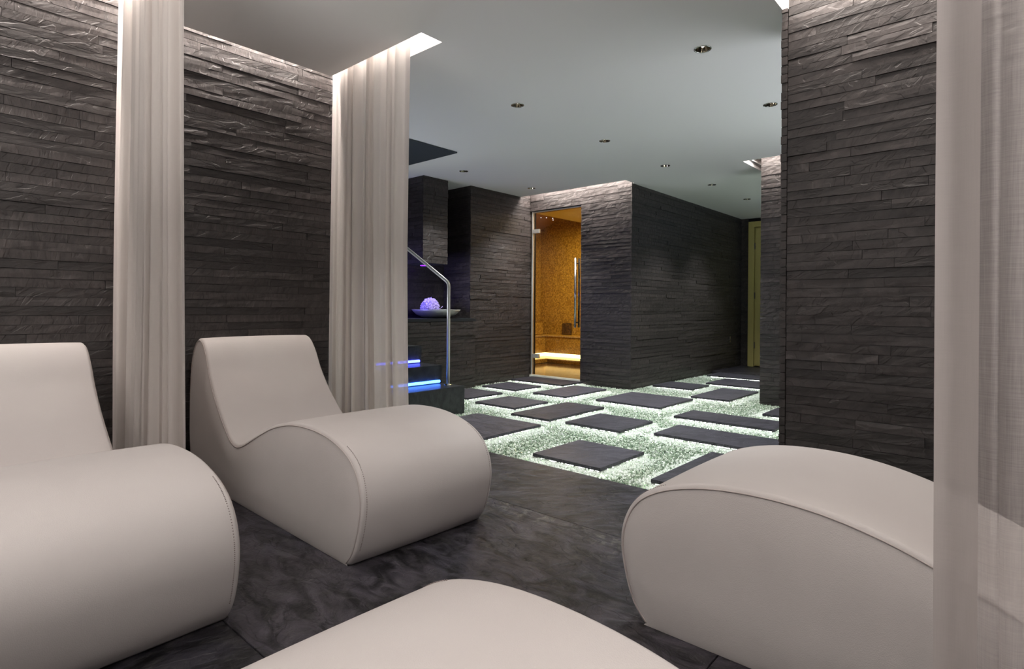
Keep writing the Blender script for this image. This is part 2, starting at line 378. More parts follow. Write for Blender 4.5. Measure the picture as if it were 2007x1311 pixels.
def cladding(parent, origin, direction, length, z0, z1, spans=None, individual=None, seed=1, lmin=.22, lmax=1.05, proud=(0, .0042), holes=()):
    """origin: left end seen from the front; direction: angle of the run; stones face to the right-hand side of the run (-y local)
       individual(u0,u1,z) -> True: stone is an object of its own; otherwise it is joined into one part"""
    rs = random.Random(seed); c, s = math.cos(direction), math.sin(direction)
    JV, JF = [], []; z = z0; n_ind = 0
    while z < z1 - .006:
        h = min(COURSE, z1 - z)
        segs = [(0, length)]
        for (hu0, hu1, hz0, hz1) in holes:
            if z + h > hz0 + .004 and z < hz1 - .004:
                ns = []
                for a, b_ in segs:
                    if hu0 > a: ns.append((a, min(b_, hu0)))
                    if hu1 < b_: ns.append((max(a, hu1), b_))
                segs = [(a, b_) for a, b_ in ns if b_ - a > .004]
        for a, b_ in segs:
            u = a; first = True
            while u < b_ - 1e-4:
                L = rs.uniform(lmin, lmax) * (rs.uniform(.25, 1) if first else 1); first = False
                if b_ - u - L < .09: L = b_ - u
                k = rs.randrange(len(VAR)); pr = rs.uniform(*proud)
                if rs.random() < .10: pr += .004
                g = .0007
                px_, py_ = origin[0] + c * (u + g) + s * pr, origin[1] + s * (u + g) - c * pr
                if individual and n_ind < 298 and individual(u, u + L, z):
                    o = bpy.data.objects.new('slate_strip', VAR_ME[k]); COL.objects.link(o); o.parent = parent
                    o.location = (px_, py_, z + .0009); o.rotation_euler = (0, 0, direction); o.scale = (L - 2 * g, 1, h - .0018); n_ind += 1
                else:
                    V, Fc = VAR[k]; b0 = len(JV)
                    for (x, y, zz) in V:
                        x *= (L - 2 * g); JV.append((px_ + c * x - s * y, py_ + s * x + c * y, z + .0009 + zz * (h - .0018)))
                    for f in Fc: JF.append(tuple(b0 + q for q in f))
                u += L
        z += h
    if JF:
        me = bpy.data.meshes.new('slate_strips'); me.from_pydata(JV, [], JF)
        o = link('slate_strips', me, M_slate, parent); o['kind'] = 'stuff'
    return n_ind
HP = math.pi / 2

# ------------------------------------------------------------------ ceiling with its slots
DL = [(3.18, 1.378, 'recessed chrome downlight nearest the camera, high at the right of the ceiling'),
      (3.18, 2.785, 'recessed downlight alone in the middle of the ceiling, above the nearest paving slabs'),
      (4.36, 1.378, 'recessed downlight right beside the big slate pillar at the right'),
      (4.36, 2.785, 'recessed downlight second in the diagonal row leading to the steam room block corner'),
      (4.34, 4.575, 'recessed downlight close to the slate box hanging over the counter'),
      (5.50, 4.575, 'recessed downlight in front of the wall above the glass door'),
      (5.52, 2.785, 'recessed downlight third in the diagonal row, right of the block corner'),
      (6.72, 2.785, 'recessed downlight fourth in the diagonal row, left of the pale ceiling slot'),
      (7.89, 2.785, 'farthest recessed downlight, near the olive door')]
def build_ceiling():
    X0, X1, Y0, Y1 = -1.6, 9.75, -.95, 5.75
    holes = [(a, b_, c, d) for a, b_, c, d, k in SLOTS]
    xs = sorted({X0, X1, *[h[0] for h in holes], *[h[1] for h in holes]}); ys = sorted({Y0, Y1, *[h[2] for h in holes], *[h[3] for h in holes]})
    for (x, y, _) in DL: holes.append((x - .07, x + .07, y - .07, y + .07))
    xs = sorted({X0, X1, *[h[0] for h in holes], *[h[1] for h in holes]}); ys = sorted({Y0, Y1, *[h[2] for h in holes], *[h[3] for h in holes]})
    lev = {}
    for i in range(len(xs) - 1):
        for j in range(len(ys) - 1):
            mx, my = (xs[i] + xs[i + 1]) / 2, (ys[j] + ys[j + 1]) / 2
            lev[i, j] = any(a < mx < b_ and c < my < d for a, b_, c, d in holes[:len(SLOTS)])
            if any(a < mx < b_ and c < my < d for a, b_, c, d in holes[len(SLOTS):]): lev[i, j] = 2
    bm = bmesh.new()
    def quad(pts, mi):
        f = bm.faces.new([bm.verts.new(p) for p in pts]); f.material_index = mi
    for (i, j), h in lev.items():
        if h == 2: continue
        a, b_, c, d = xs[i], xs[i + 1], ys[j], ys[j + 1]; z = SLOT_TOP if h else CEIL
        quad([(a, c, z), (a, d, z), (b_, d, z), (b_, c, z)], 1 if h else 0)
        for di, dj, p, q in ((1, 0, (b_, c), (b_, d)), (0, 1, (b_, d), (a, d))):
            nb = lev.get((i + di, j + dj))
            if nb is not None and nb != 2 and nb != h:
                quad([(p[0], p[1], CEIL), (q[0], q[1], CEIL), (q[0], q[1], SLOT_TOP), (p[0], p[1], SLOT_TOP)], 1)
    for (x, y, _) in DL:
        sq = [(math.cos(2 * math.pi * k / 32), math.sin(2 * math.pi * k / 32)) for k in range(32)]
        inn = [bm.verts.new((x + .041 * c, y + .041 * q, CEIL)) for c, q in sq]
        out = [bm.verts.new((x + .07 * c / max(abs(c), abs(q)), y + .07 * q / max(abs(c), abs(q)), CEIL)) for c, q in sq]
        for k in range(32): bm.faces.new((inn[k], out[k], out[(k + 1) % 32], inn[(k + 1) % 32]))
    # upper slab closes the whole off
    add_box(bm, X0, X1, Y0, Y1, SLOT_TOP + .01, SLOT_TOP + .06)
    bmesh.ops.remove_doubles(bm, verts=bm.verts, dist=1e-5)
    o = from_bm('ceiling', bm, M_ceil); o.data.materials.append(M_slotw); o['kind'] = 'structure'
    return o
ceiling = build_ceiling()
# stepped shadow-gap mouldings inside the far slot
for k in range(3):
    box('slot_ledge', 5.90 + .06 * k, 6.84, 2.092 - .022 * k, 2.108, CEIL + .05 + .055 * k, CEIL + .062 + .055 * k, M_slotw, ceiling)
# dark gloss ceiling panel over the steps
tp = box('trim_1', 2.35, 3.765, 4.06, 5.50, CEIL - .012, CEIL - .001, M_panel); tp['kind'] = 'structure'; tp['label'] = 'dark gloss ceiling panel above the steps'

# ------------------------------------------------------------------ walls
def wall(name, x0, x1, y0, y1, z0=-.06, z1=CEIL, m=None):
    o = box(name, x0, x1, y0, y1, z0, z1, m or M_slate_back); o['kind'] = 'structure'; return o
wl = wall('wall_left', -1.6, 2.25, 3.462, 3.60, z1=SLOT_TOP)
cladding(wl, (-1.6, 3.462), 0, 3.85, 0, SLOT_TOP - .01, individual=lambda a, b_, z: (b_ - 1.6 > .36 and a - 1.6 < 2.12 and .28 < z < CEIL), seed=5)
wr = wall('wall_right', 3.045, 3.40, -.85, .872, z1=SLOT_TOP)
# front face: run along -Y, facing -X
cladding(wr, (3.045, .872), -HP, 1.72, -.06, SLOT_TOP - .01, individual=lambda a, b_, z: a < .92 and .35 < z < CEIL, seed=9)
# end grain of the return-face stones shows as a narrow strip on the corner
def quoins(parent, x, y, n0, w=.026, depth=.05, z0=0.0, z1=CEIL, seed=2):
    rs = random.Random(seed); z = z0
    while z < z1 - .004:
        h = min(COURSE, z1 - z); dx = rs.uniform(-.0035, .003); dy = rs.uniform(0, .004)
        bm = bmesh.new(); add_box(bm, x - .004 + dx, x + depth, y, y + w + dy, z + .0012, z + h - .0012, .0012)
        from_bm('slate_quoin', bm, M_slate, parent); z += h
quoins(wr, 3.022, .874, 0, z0=-.04, z1=CEIL)
cladding(wr, (3.40, .874), math.pi, .33, -.06, CEIL, seed=10, lmin=.2, lmax=.4)
# pillar in the hall
wp = wall('wall_center', 6.085, 6.60, 1.20, 1.975, z1=SLOT_TOP)
cladding(wp, (6.085, 2.0), -HP, .80, -.06, SLOT_TOP - .01, individual=lambda a, b_, z: a < .26 and z < CEIL, seed=12, lmin=.2, lmax=.5)
cladding(wp, (6.60, 1.975), math.pi, .50, -.06, SLOT_TOP - .01, seed=13)
# short wall behind the wash-basin side of the steam door
wb = wall('wall_front', 4.935, 6.20, 5.068, 5.20, z1=SLOT_TOP)
cladding(wb, (4.91, 5.068), 0, 1.17, -.06, SLOT_TOP - .01, individual=lambda a, b_, z: z < CEIL, seed=21, lmin=.25, lmax=.8)
wn = wall('wall_niche', 4.935, 5.05, 5.07, 5.72)
cladding(wn, (4.935, 5.72), -HP, .65, .74, CEIL, seed=22)
# wall with the steam-room door
wd = empty('wall_door', (0, 0, 0)); wd['kind'] = 'structure'
DY0, DY1, DZ = 4.20, 5.045, 2.235
for a in ((6.062, 6.20, 3.50, DY0, -.06, SLOT_TOP), (6.062, 6.20, DY0, DY1 + .03, DZ, SLOT_TOP)):
    box('wall_core', *a, M_slate_back, wd)
cladding(wd, (6.062, 5.04), -HP, 1.57, -.06, SLOT_TOP - .01, individual=lambda a, b_, z: z < CEIL + .02, seed=31, lmin=.3, lmax=.9, holes=[(-.01, .84, -.06, DZ)])
# long side wall of the block
ws = wall('wall_side', 6.062, 9.62, 3.492, 3.62)
cladding(ws, (6.036, 3.492), 0, 3.56, -.06, CEIL, seed=41)
# far wall, back of niche, remaining enclosure
wf = wall('wall_far', 9.62, 9.75, -.95, 3.62)
cladding(wf, (9.62, 3.49), -HP, .13, 0, CEIL, seed=43, lmin=.1, lmax=.13)
box('wall_panel', 9.60, 9.62, 3.36, 3.50, 0, CEIL, M_black, wf)
wk = wall('wall_back', 2.25, 4.95, 5.55, 5.70)
cladding(wk, (3.6, 5.55), 0, 1.33, .74, CEIL, seed=44)
wall('wall_return', 2.20, 2.30, 3.60, 5.60)
wall('wall_near', -1.6, 9.75, -.95, -.86, z1=SLOT_TOP)
wall('wall_behind', -1.68, -1.60, -.95, 3.60, z1=SLOT_TOP)
# hanging slate-clad box over the counter
hb = box('trim_2', 4.203, 4.552, 5.085, 5.50, 1.424, CEIL, M_slate_back); hb['kind'] = 'structure'; hb['label'] = 'slate clad box hanging from the ceiling over the counter'
cladding(hb, (4.18, 5.085), 0, .372, 1.426, CEIL, seed=51, lmin=.15, lmax=.37)
cladding(hb, (4.203, 5.50), -HP, .415, 1.426, CEIL, seed=52, lmin=.15, lmax=.33)

# ------------------------------------------------------------------ floor
flr = box('floor', -1.6, 9.75, -.95, 5.75, -.16, -.07, M_pit); flr['kind'] = 'structure'
xs = [-1.6, -.62, .70, 2.02, 2.655]; ysf = [-.86, .60, 2.78, 3.46]
for i in range(4):
    for j in range(3):
        g = .0012
        dz = [0, .0006, -.0004, .0005][(i + j) % 4]
        box('floor_tile', xs[i] + g, xs[i + 1] - (g if i < 3 else 0), ysf[j] + g, ysf[j + 1] - g, -.068, dz, M_floor, flr, .0012)
box('floor_tile', 2.25, 2.655, 3.462, 5.55, -.068, 0, M_floor, flr, .001)
for (a, b_, c, d) in ((8.42, 9.62, 2.2, 3.49), (8.42, 9.62, -.86, 2.197)):
    box('floor_tile', a, b_, c, d, -.068, 0, M_floor, flr, .001)
PAV = [(2.82, 3.335, 1.815, 2.32), (3.785, 4.305, 2.265, 2.775), (3.76, 4.60, 2.92, 3.345), (3.98, 4.485, 3.495, 4.01), (4.86, 5.33, 4.26, 4.78),
       (5.57, 6.00, 4.13, 4.955), (4.86, 5.65, 3.56, 4.00), (4.94, 5.665, 2.53, 3.24), (6.35, 6.84, 2.85, 3.35), (7.02, 7.68, 2.10, 2.97),
       (5.83, 6.70, 2.22, 2.63), (4.65, 5.035, 1.42, 2.25), (3.90, 4.32, 1.20, 2.045), (2.83, 3.645, .92, 1.50), (4.08, 4.61, 4.22, 4.72),
       (2.82, 3.56, 2.845, 3.555), (5.29, 5.73, .95, 1.72), (7.88, 8.32, 2.42, 3.32), (3.90, 4.35, .30, 1.02)]
for (a, b_, c, d) in PAV:
    o = box('paving_slab', a, b_, c, d, -.020, .0, M_paving, flr, .0016)
    i = .040
    bm = bmesh.new(); add_box(bm, a + i, b_ - i, c + i, d - i, -.040, -.026)
    e = -.028
    add_box(bm, a + e, b_ - e, c + e, d - e, -.069, -.064)  # added flat emitter buried under the beads to widen the glow
    st = from_bm('light_strip', bm, M_led, o); st['label'] = 'glowing white strip under the slab edge, with added glow bed'
# glass chips: instanced geometry, one object
def scatter(name, pts, scl, me_src, m, parent):
    me = bpy.data.meshes.new(name + '_points'); me.from_pydata(pts.tolist(), [], [])
    at = me.attributes.new('s', 'FLOAT', 'POINT'); at.data.foreach_set('value', scl.astype(np.float32))
    ar = me.attributes.new('r', 'FLOAT_VECTOR', 'POINT'); ar.data.foreach_set('vector', (rng.random((len(pts), 3)) * 6.28).astype(np.float32).ravel())
    o = link(name, me, None, parent); me.materials.append(m); o['kind'] = 'stuff'
    src = bpy.data.objects.new(name + '_source', me_src); me_src.materials.append(m)
    ng = bpy.data.node_groups.new(name, 'GeometryNodeTree')
    ng.interface.new_socket('Geometry', in_out='INPUT', socket_type='NodeSocketGeometry'); ng.interface.new_socket('Geometry', in_out='OUTPUT', socket_type='NodeSocketGeometry')
    gi = ng.nodes.new('NodeGroupInput'); go = ng.nodes.new('NodeGroupOutput'); ip = ng.nodes.new('GeometryNodeInstanceOnPoints'); oi = ng.nodes.new('GeometryNodeObjectInfo')
    oi.inputs['Object'].default_value = src; oi.inputs['As Instance'].default_value = True
    a1 = ng.nodes.new('GeometryNodeInputNamedAttribute'); a1.data_type = 'FLOAT'; a1.inputs[0].default_value = 's'
    a2 = ng.nodes.new('GeometryNodeInputNamedAttribute'); a2.data_type = 'FLOAT_VECTOR'; a2.inputs[0].default_value = 'r'
    L = ng.links.new; L(gi.outputs[0], ip.inputs['Points']); L(oi.outputs['Geometry'], ip.inputs['Instance']); L(a1.outputs[0], ip.inputs['Scale']); L(a2.outputs[0], ip.inputs['Rotation']); L(ip.outputs[0], go.inputs[0])
    md = o.modifiers.new('scatter', 'NODES'); md.node_group = ng
    return o
def chip_mesh(seed, squash=.7, sub=1):
    bm = bmesh.new(); bmesh.ops.create_icosphere(bm, subdivisions=sub, radius=1)
    rs = random.Random(seed)
    for v in bm.verts: v.co *= rs.uniform(.75, 1.15); v.co.z *= squash
    me = bpy.data.meshes.new('glass_chip'); bm.to_mesh(me); bm.free(); return me
def inside(P, a, b_, c, d, grow=0): return (P[:, 0] > a - grow) & (P[:, 0] < b_ + grow) & (P[:, 1] > c - grow) & (P[:, 1] < d + grow)
N = 210000
P = np.column_stack([rng.uniform(2.66, 8.41, N), rng.uniform(.55, 5.03, N), np.zeros(N)])
keep = np.ones(N, bool)
for r in PAV: keep &= ~inside(P, *r, -.03)
for r in ((6.03, 9.7, 3.47, 5.1), (6.06, 6.6, 1.2, 2.0), (3.0, 3.4, 0, .9), (2.2, 3.66, 3.80, 5.1), (3.6, 4.94, 4.94, 5.1)): keep &= ~inside(P, *r, .0)
keep &= ~((P[:, 0] > 6.9) & (P[:, 1] < 1.9))
keep &= ~((P[:, 0] < 5.6) & (P[:, 1] < .9) & (P[:, 0] > 3.4))
P = P[keep]
def dist_pav(P):
    d = np.full(len(P), 9.)
    for a, b_, c, e in PAV:
        dx = np.maximum(np.maximum(a - P[:, 0], P[:, 0] - b_), 0); dy = np.maximum(np.maximum(c - P[:, 1], P[:, 1] - e), 0)
        d = np.minimum(d, np.hypot(dx, dy))
    return d
D = dist_pav(P)
P[:, 2] = -.058 + rng.uniform(0, .020, len(P))
sc = rng.uniform(.0050, .0088, len(P))
scatter('glass_chips', P, sc, chip_mesh(3), M_chip, flr)
# round clear beads banked along the slab edges
B = []
for a, b_, c, d in PAV:
    per = 2 * (b_ - a + d - c)
    for k in range(int(per * 950)):
        s = rng.uniform(0, per); off = abs(rng.normal(0, .058)) - .018
        w, h = b_ - a, d - c
        if s < w: p = (a + s, c - off)
        elif s < w + h: p = (b_ + off, c + s - w)
        elif s < 2 * w + h: p = (b_ - (s - w - h), d + off)
        else: p = (a - off, d - (s - 2 * w - h))
        B.append((p[0], p[1], -.0315 + rng.uniform(-.010, .002) - max(off - .03, 0) * .13))
B = np.array(B); kb = np.ones(len(B), bool)
for r in [(6.03, 9.7, 3.47, 5.1), (6.06, 6.6, 1.2, 2.0), (3.0, 3.4, 0, .9), (2.2, 3.66, 3.80, 5.1), (2, 2.67, 0, 5)]: kb &= ~inside(B, *r, .0)
B = B[kb]
scatter('glass_beads', B, rng.uniform(.0075, .0108, len(B)), chip_mesh(8, .9, 2), M_bead, flr)

# ------------------------------------------------------------------ loungers
CURVE = [(.085, .0), (.045, .05), (.015, .13), (.0, .22), (.015, .30), (.06, .366), (.14, .412), (.26, .443), (.40, .453), (.55, .443), (.70, .408), (.84, .352), (.95, .302), (1.02, .275),
         (1.085, .268), (1.15, .295), (1.24, .365), (1.34, .46), (1.42, .56), (1.47, .65), (1.515, .71), (1.555, .738), (1.60, .744), (1.645, .722), (1.68, .665), (1.70, .57), (1.70, .42), (1.685, .27), (1.655, .13), (1.62, .0)]
def catmull(P, n=6):
    P = [Vector((0, a, b_)) for a, b_ in P]; P = [2 * P[0] - P[1]] + P + [2 * P[-1] - P[-2]]; out = []
    for i in range(1, len(P) - 2):
        for k in range(n):
            t = k / n; p0, p1, p2, p3 = P[i - 1:i + 3]
            out.append(.5 * ((2 * p1) + (-p0 + p2) * t + (2 * p0 - 5 * p1 + 4 * p2 - p3) * t * t + (-p0 + 3 * p1 - 3 * p2 + p3) * t ** 3))
    out.append(P[-2]); return out
CP = catmull(CURVE, 5)
NORM = []
for i in range(len(CP)):
    d = (CP[min(i + 1, len(CP) - 1)] - CP[max(i - 1, 0)]).normalized()
    NORM.append(Vector((0, -d.z, d.y)))      # outward (curve runs front -> top -> back)
HW = .324
def halfw(z): return HW - .020 * (max(z, 0) / .74) ** 1.4
def make_lounger(name='lounger'):
    root = empty(name, (0, 0, 0))
    # --- top cover: seat, back and front in one wrap
    bm = bmesh.new(); R = .014
    cols = []
    xsn = [(-1, 0)] + [(-1 + .0, k) for k in (1, 2, 3)] 
    # across profile: edge rounding then slightly crowned middle
    stations = []
    for k in range(5):
        a = HP * k / 4; stations.append(('l', R * (1 - math.sin(a)), R * (1 - math.cos(a))))
    for u in (-.8, -.55, -.28, 0, .28, .55, .8): stations.append(('m', u, 0))
    for k in range(4, -1, -1):
        a = HP * k / 4; stations.append(('r', R * (1 - math.sin(a)), R * (1 - math.cos(a))))
    grid = []
    for p, n in zip(CP, NORM):
        row = []; h = halfw(p.z)
        for kind, a, b_ in stations:
            if kind == 'm': x = a * (h - R); off = .004 * (1 - a * a)
            else:
                # a = inward drop, b_ = along-x distance from the seam
                x = (h - b_) * (-1 if kind == 'l' else 1); off = -a
                x, off = (h - (R - R * math.cos(math.asin(min(1, 1 - a / R)))) if False else x), off
            q = p + n * off; row.append(bm.verts.new((x, q.y, max(q.z, 0))))
        grid.append(row)
    for A, B_ in zip(grid, grid[1:]):
        for k in range(len(A) - 1): bm.faces.new((A[k], B_[k], B_[k + 1], A[k + 1]))
    # underside
    bm.faces.new([grid[0][k] for k in range(len(grid[0]))] + [grid[-1][k] for k in range(len(grid[0]) - 1, -1, -1)])
    bmesh.ops.recalc_face_normals(bm, faces=bm.faces)
    cover = from_bm('top_cover', bm, M_leather, root, smooth=True)
    # --- side panels, gently padded
    NV = 14; n = len(CP)
    # cumulative arc length, and a matching walk along the base line
    yb0, yb1 = CP[0].y, CP[-1].y
    arc = [0]
    for i in range(1, n): arc.append(arc[-1] + (CP[i] - CP[i - 1]).length)
    ysm = [p.y for p in CP]
    base_y = []
    for i in range(n):
        t = arc[i] / arc[-1]; lin = yb0 + (yb1 - yb0) * t
        base_y.append(lin * .35 + min(max(ysm[i], yb0 + .01), yb1 - .01) * .65)
    base_y[0] = yb0; base_y[-1] = yb1
    for i in range(1, n): base_y[i] = max(base_y[i], base_y[i - 1] + 1e-4)
    for i in range(n): base_y[i] = min(base_y[i], yb1)
    for sgn in (-1, 1):
        bm = bmesh.new(); gridp = []
        for i in range(n):
            row = []; e = CP[i] - NORM[i] * (R * .98); tt = arc[i] / arc[-1]
            e = Vector((0, e.y, max(e.z, 0.0)))
            for j in range(NV + 1):
                v = j / NV; v2 = 1 - (1 - v) ** 1.5
                y = e.y + (base_y[i] - e.y) * v2; z = e.z * (1 - v2)
                edge = min(1, v * 5) * min(1, tt * 9) * min(1, (1 - tt) * 9) * min(1, (z / .10))
                x = halfw(z) + (-.001 + .013 * max(0, edge) ** .6)
                row.append(bm.verts.new((sgn * x, y, z)))
            gridp.append(row)
        for A, B_ in zip(gridp, gridp[1:]):
            for k in range(NV): bm.faces.new((A[k], A[k + 1], B_[k + 1], B_[k]))
        bmesh.ops.remove_doubles(bm, verts=bm.verts, dist=2e-4)
        bmesh.ops.recalc_face_normals(bm, faces=bm.faces)
        if sum(f.normal.x for f in bm.faces) * sgn < 0: bmesh.ops.reverse_faces(bm, faces=bm.faces)
        panel = from_bm('side_panel', bm, M_leather, root, smooth=True)
        pts = [(sgn * (halfw(p.z) + .0005), (p - nn * R * .90).y, max(.003, (p - nn * R * .90).z)) for p, nn in zip(CP, NORM)]
        tube('piping', pts, .0021, M_piping, panel, seg=6)
    # dotted stitching on the lower front, just inside the seam
    bm = bmesh.new()
    for sgn in (-1, 1):
        acc = 0
        for i in range(6, 30):
            p, nn = CP[i], NORM[i]; q = CP[i + 1]; L_ = (q - p).length; k = int(L_ / .0055)
            for t in range(k):
                c = p.lerp(q, (t + .5) / k); x = sgn * (halfw(c.z) - R - .004); c = c + nn * .0008
                d = (q - p).normalized() * .0014
                bmesh.ops.create_cube(bm, size=.0022, matrix=Matrix.Translation((x, c.y, c.z)))
    so = from_bm('stitching', bm, M_thread, cover); so['kind'] = 'stuff'
    return root
def copy_tree(o, parent=None):
    c = o.copy(); COL.objects.link(c)
    if parent: c.parent = parent
    for ch in o.children: copy_tree(ch, c)
    return c
LA = make_lounger()
LB, LR, LD = copy_tree(LA), copy_tree(LA), copy_tree(LA)
LG = 'white wave loungers of the relaxation bay'
for o, x, y, a, lab in ((LA, .395, 1.655, math.radians(.9), 'off white leatherette wave lounger at the left edge, in front of the slate wall'),
                        (LB, 1.462, 1.690, math.radians(-1.1), 'whole off white wave lounger seen complete, standing between the two left curtains'),
                        (LR, 1.835, .905, math.radians(180.0), 'off white wave lounger at the right, partly behind the near sheer curtain'),
                        (LD, .425, .935, math.radians(180.0), 'off white wave lounger cut off by the bottom edge, only its rounded hump showing')):
    o.location = (x, y, .001); o.rotation_euler = (0, 0, a); prop(o, lab, 'lounger', LG)

# ------------------------------------------------------------------ curtains
def curtain(name, X, ya, yb, ztop, folds, seed, label, m, wob=None, hem_a=.045, hem_b=.045, flare=0.0, amp=.028, nz=26, prof=None):
    """sheet hanging in the plane x = X between y = ya and y = yb; prof(s) -> (offset x, offset y)"""
    rs = random.Random(seed); root = empty(name, (X, (ya + yb) / 2, 0))
    ph = [rs.uniform(-2.2, 2.2) for _ in range(60)]; am = [rs.uniform(.15, 1.35) for _ in range(60)]; nn_ = [rs.uniform(-.5, .5) for _ in range(60)]
    NS = folds * 14
    def pos(s, z):
        t = 1 - z / ztop
        yA = ya - flare * t ** 2 + (wob(t)[0] if wob else 0); yB = yb + flare * t ** 2 + (wob(t)[1] if wob else 0)
        k = s * folds; i = int(k); f = k - i
        A = amp * (am[i] * (1 - f) + am[i + 1] * f) * (.75 + .5 * t) * min(1, s * 9, (1 - s) * 9 + .02)
        phi = 2 * math.pi * k + ph[i] * (1 - f) + ph[i + 1] * f + .5 * t * math.sin(3 * s + seed)
        dx = A * (math.sin(phi) + .35 * math.sin(2.7 * phi + nn_[i] * (1 - f) + nn_[i + 1] * f + t)) + .008 * math.sin(5 * s + 3.1 * t + seed); dy = -.42 * A * math.sin(2 * phi)
        return Vector((dx, yA + (yB - yA) * s + dy - (ya + yb) / 2, z))
    def sheet(s0, s1, n, name2, mm, par, offx=0):
        bm = bmesh.new(); uvl = bm.loops.layers.uv.new('UVMap'); g = []
        for i in range(n + 1):
            s = s0 + (s1 - s0) * i / n
            g.append([(bm.verts.new(pos(s, .012 + (ztop - .012) * j / nz) + Vector((offx, 0, 0))), s * abs(yb - ya) * 1.6, (ztop) * j / nz) for j in range(nz + 1)])
        for A, B_ in zip(g, g[1:]):
            for j in range(nz):
                q = (A[j], B_[j], B_[j + 1], A[j + 1]); f = bm.faces.new([w[0] for w in q])
                for lp, w in zip(f.loops, q): lp[uvl].uv = (w[1], w[2])
        return from_bm(name2, bm, mm, par, smooth=True)
    W_ = abs(yb - ya); ea, eb = hem_a / W_, hem_b / W_
    pn = sheet(ea, 1 - eb, NS, 'panel', m, root)
    sheet(0, ea, 6, 'hem', M_hem, pn); sheet(1 - eb, 1, 6, 'hem', M_hem, pn)
    tube('curtain_track', [(0, ya - (ya + yb) / 2 - .01, ztop + .004), (0, yb - (ya + yb) / 2 + .01, ztop + .004)], .006, M_chrome, root, seg=8)
    prop(root, label, 'curtain'); return root
CT = SLOT_TOP - .035
curtain('sheer_curtain', .845, 2.505, 3.430, CT, 9, 4, 'sheer off white curtain gathered between the left edge lounger and the whole lounger', M_linen,
        wob=lambda t: (-.03 * t, .01 * math.sin(3 * t)), amp=.030)
curtain('sheer_curtain', 2.045, 2.605, 3.425, CT, 8, 15, 'sheer off white curtain under the bright ceiling slot, right of the whole lounger', M_linen,
        wob=lambda t: (-.035 * max(0, t - .55) * 2, .012 * math.sin(3.0 * t)), amp=.030)
curtain('sheer_curtain', 1.125, .098, -.84, CT, 6, 23, 'nearest sheer curtain, hanging down the right edge in front of the right lounger', M_linen_near,
        wob=lambda t: (.006 * math.sin(2.5 * t) , 0), hem_a=.05, hem_b=.05, amp=.030)

# ------------------------------------------------------------------ recessed downlights
def make_dl():
    r = empty('recessed_downlight', (0, 0, 0))
    lathe('trim_ring', [(.040, -.0), (.040, -.003), (.0475, -.003), (.049, -.0012), (.049, 0)], M_chrome, r, 32)
    lathe('reflector', [(.040, -.0015), (.037, .006), (.030, .022), (.022, .034), (.0, .036)], M_chrome_dark, r, 32)
    bm = bmesh.new(); bmesh.ops.create_uvsphere(bm, u_segments=14, v_segments=8, radius=.011)
    for v in bm.verts: v.co.z = v.co.z * .9 + .020
    from_bm('bulb', bm, M_bulb, r, smooth=True)
    return r
d0 = make_dl()
for i, (x, y, lab) in enumerate(DL):
    o = d0 if i == 0 else copy_tree(d0)
    # the can sits flush: cut is shallow, so the whole fitting hangs a hair under the paint
    o.location = (x, y, CEIL - .001); prop(o, lab, 'downlight', 'recessed downlights of the hall')
    spot('downlight_beam', (x, y, CEIL - .012), P_DOWN, (.96, .98, .97), 92, .85)

# ------------------------------------------------------------------ steam room door and room behind it
d1 = empty('door_1', (6.075, (DY0 + DY1) / 2, 0)); d1['kind'] = 'structure'; d1['label'] = 'frameless glass steam room door with steel hinges and long pull handle'
def dbox(name, x0, x1, y0, y1, z0, z1, m, bev=0):
    o = box(name, x0, x1, y0, y1, z0, z1, m, d1, bev); o.location = tuple(-v for v in d1.location); return o
dbox('glass_panel', 6.068, 6.076, DY0 + .008, DY1 - .045, .012, DZ - .025, M_glass)
dbox('jamb', 6.055, 6.085, DY1 - .040, DY1 - .018, .0, DZ, M_satin, .003)
dbox('jamb', 6.085, 6.12, DY1 - .016, DY1 + .004, .0, DZ, M_satin, .003)
dbox('head_rail', 6.060, 6.085, DY0, DY1 - .018, DZ - .018, DZ - .002, M_satin, .002)
dbox('jamb', 6.066, 6.080, DY0 + .001, DY0 + .007, .0, DZ - .018, M_chrome)
dbox('threshold', 6.035, 6.10, DY0, DY1 - .01, -.02, .014, simple('pale_threshold', (.62, .62, .58), .5), .003)
for z in (1.965, .27):
    dbox('hinge', 6.052, 6.092, DY1 - .150, DY1 - .030, z - .028, z + .028, M_satin, .004)
for sx in (6.030, 6.112):
    t = tube('pull_handle', [(sx, 4.275, .675), (sx, 4.275, 1.565)], .0155, M_chrome, d1); t.location = tuple(-v for v in d1.location)
for z in (.74, 1.50):
    t = tube('handle_mount', [(6.030, 4.275, z), (6.112, 4.275, z)], .009, M_chrome, d1, 10); t.location = tuple(-v for v in d1.location)
RX1, RY0, RY1 = 8.28, 3.70, 6.65
sr = empty('wall_steamroom', (0, 0, 0)); sr['kind'] = 'structure'
box('mosaic_wall', RX1, RX1 + .1, RY0, RY1, 0, 2.75, M_gold, sr); box('mosaic_wall', 6.22, RX1, RY1, RY1 + .1, 0, 2.75, M_gold, sr)
box('mosaic_wall', 6.22, RX1, RY0 - .06, RY0, 0, 2.75, M_gold, sr); box('mosaic_wall', 6.205, 6.22, DY1 + .06, RY1, 0, 2.75, M_gold, sr)
box('mosaic_wall', 6.205, 6.22, RY0, DY0, 0, 2.75, M_gold, sr); box('mosaic_wall', 6.205, 6.22, DY0, DY1 + .06, DZ + .02, 2.75, M_gold, sr)
box('mosaic_floor', 6.12, RX1, RY0, RY1, -.06, .005, M_brown, sr)
bm = bmesh.new(); rows = []
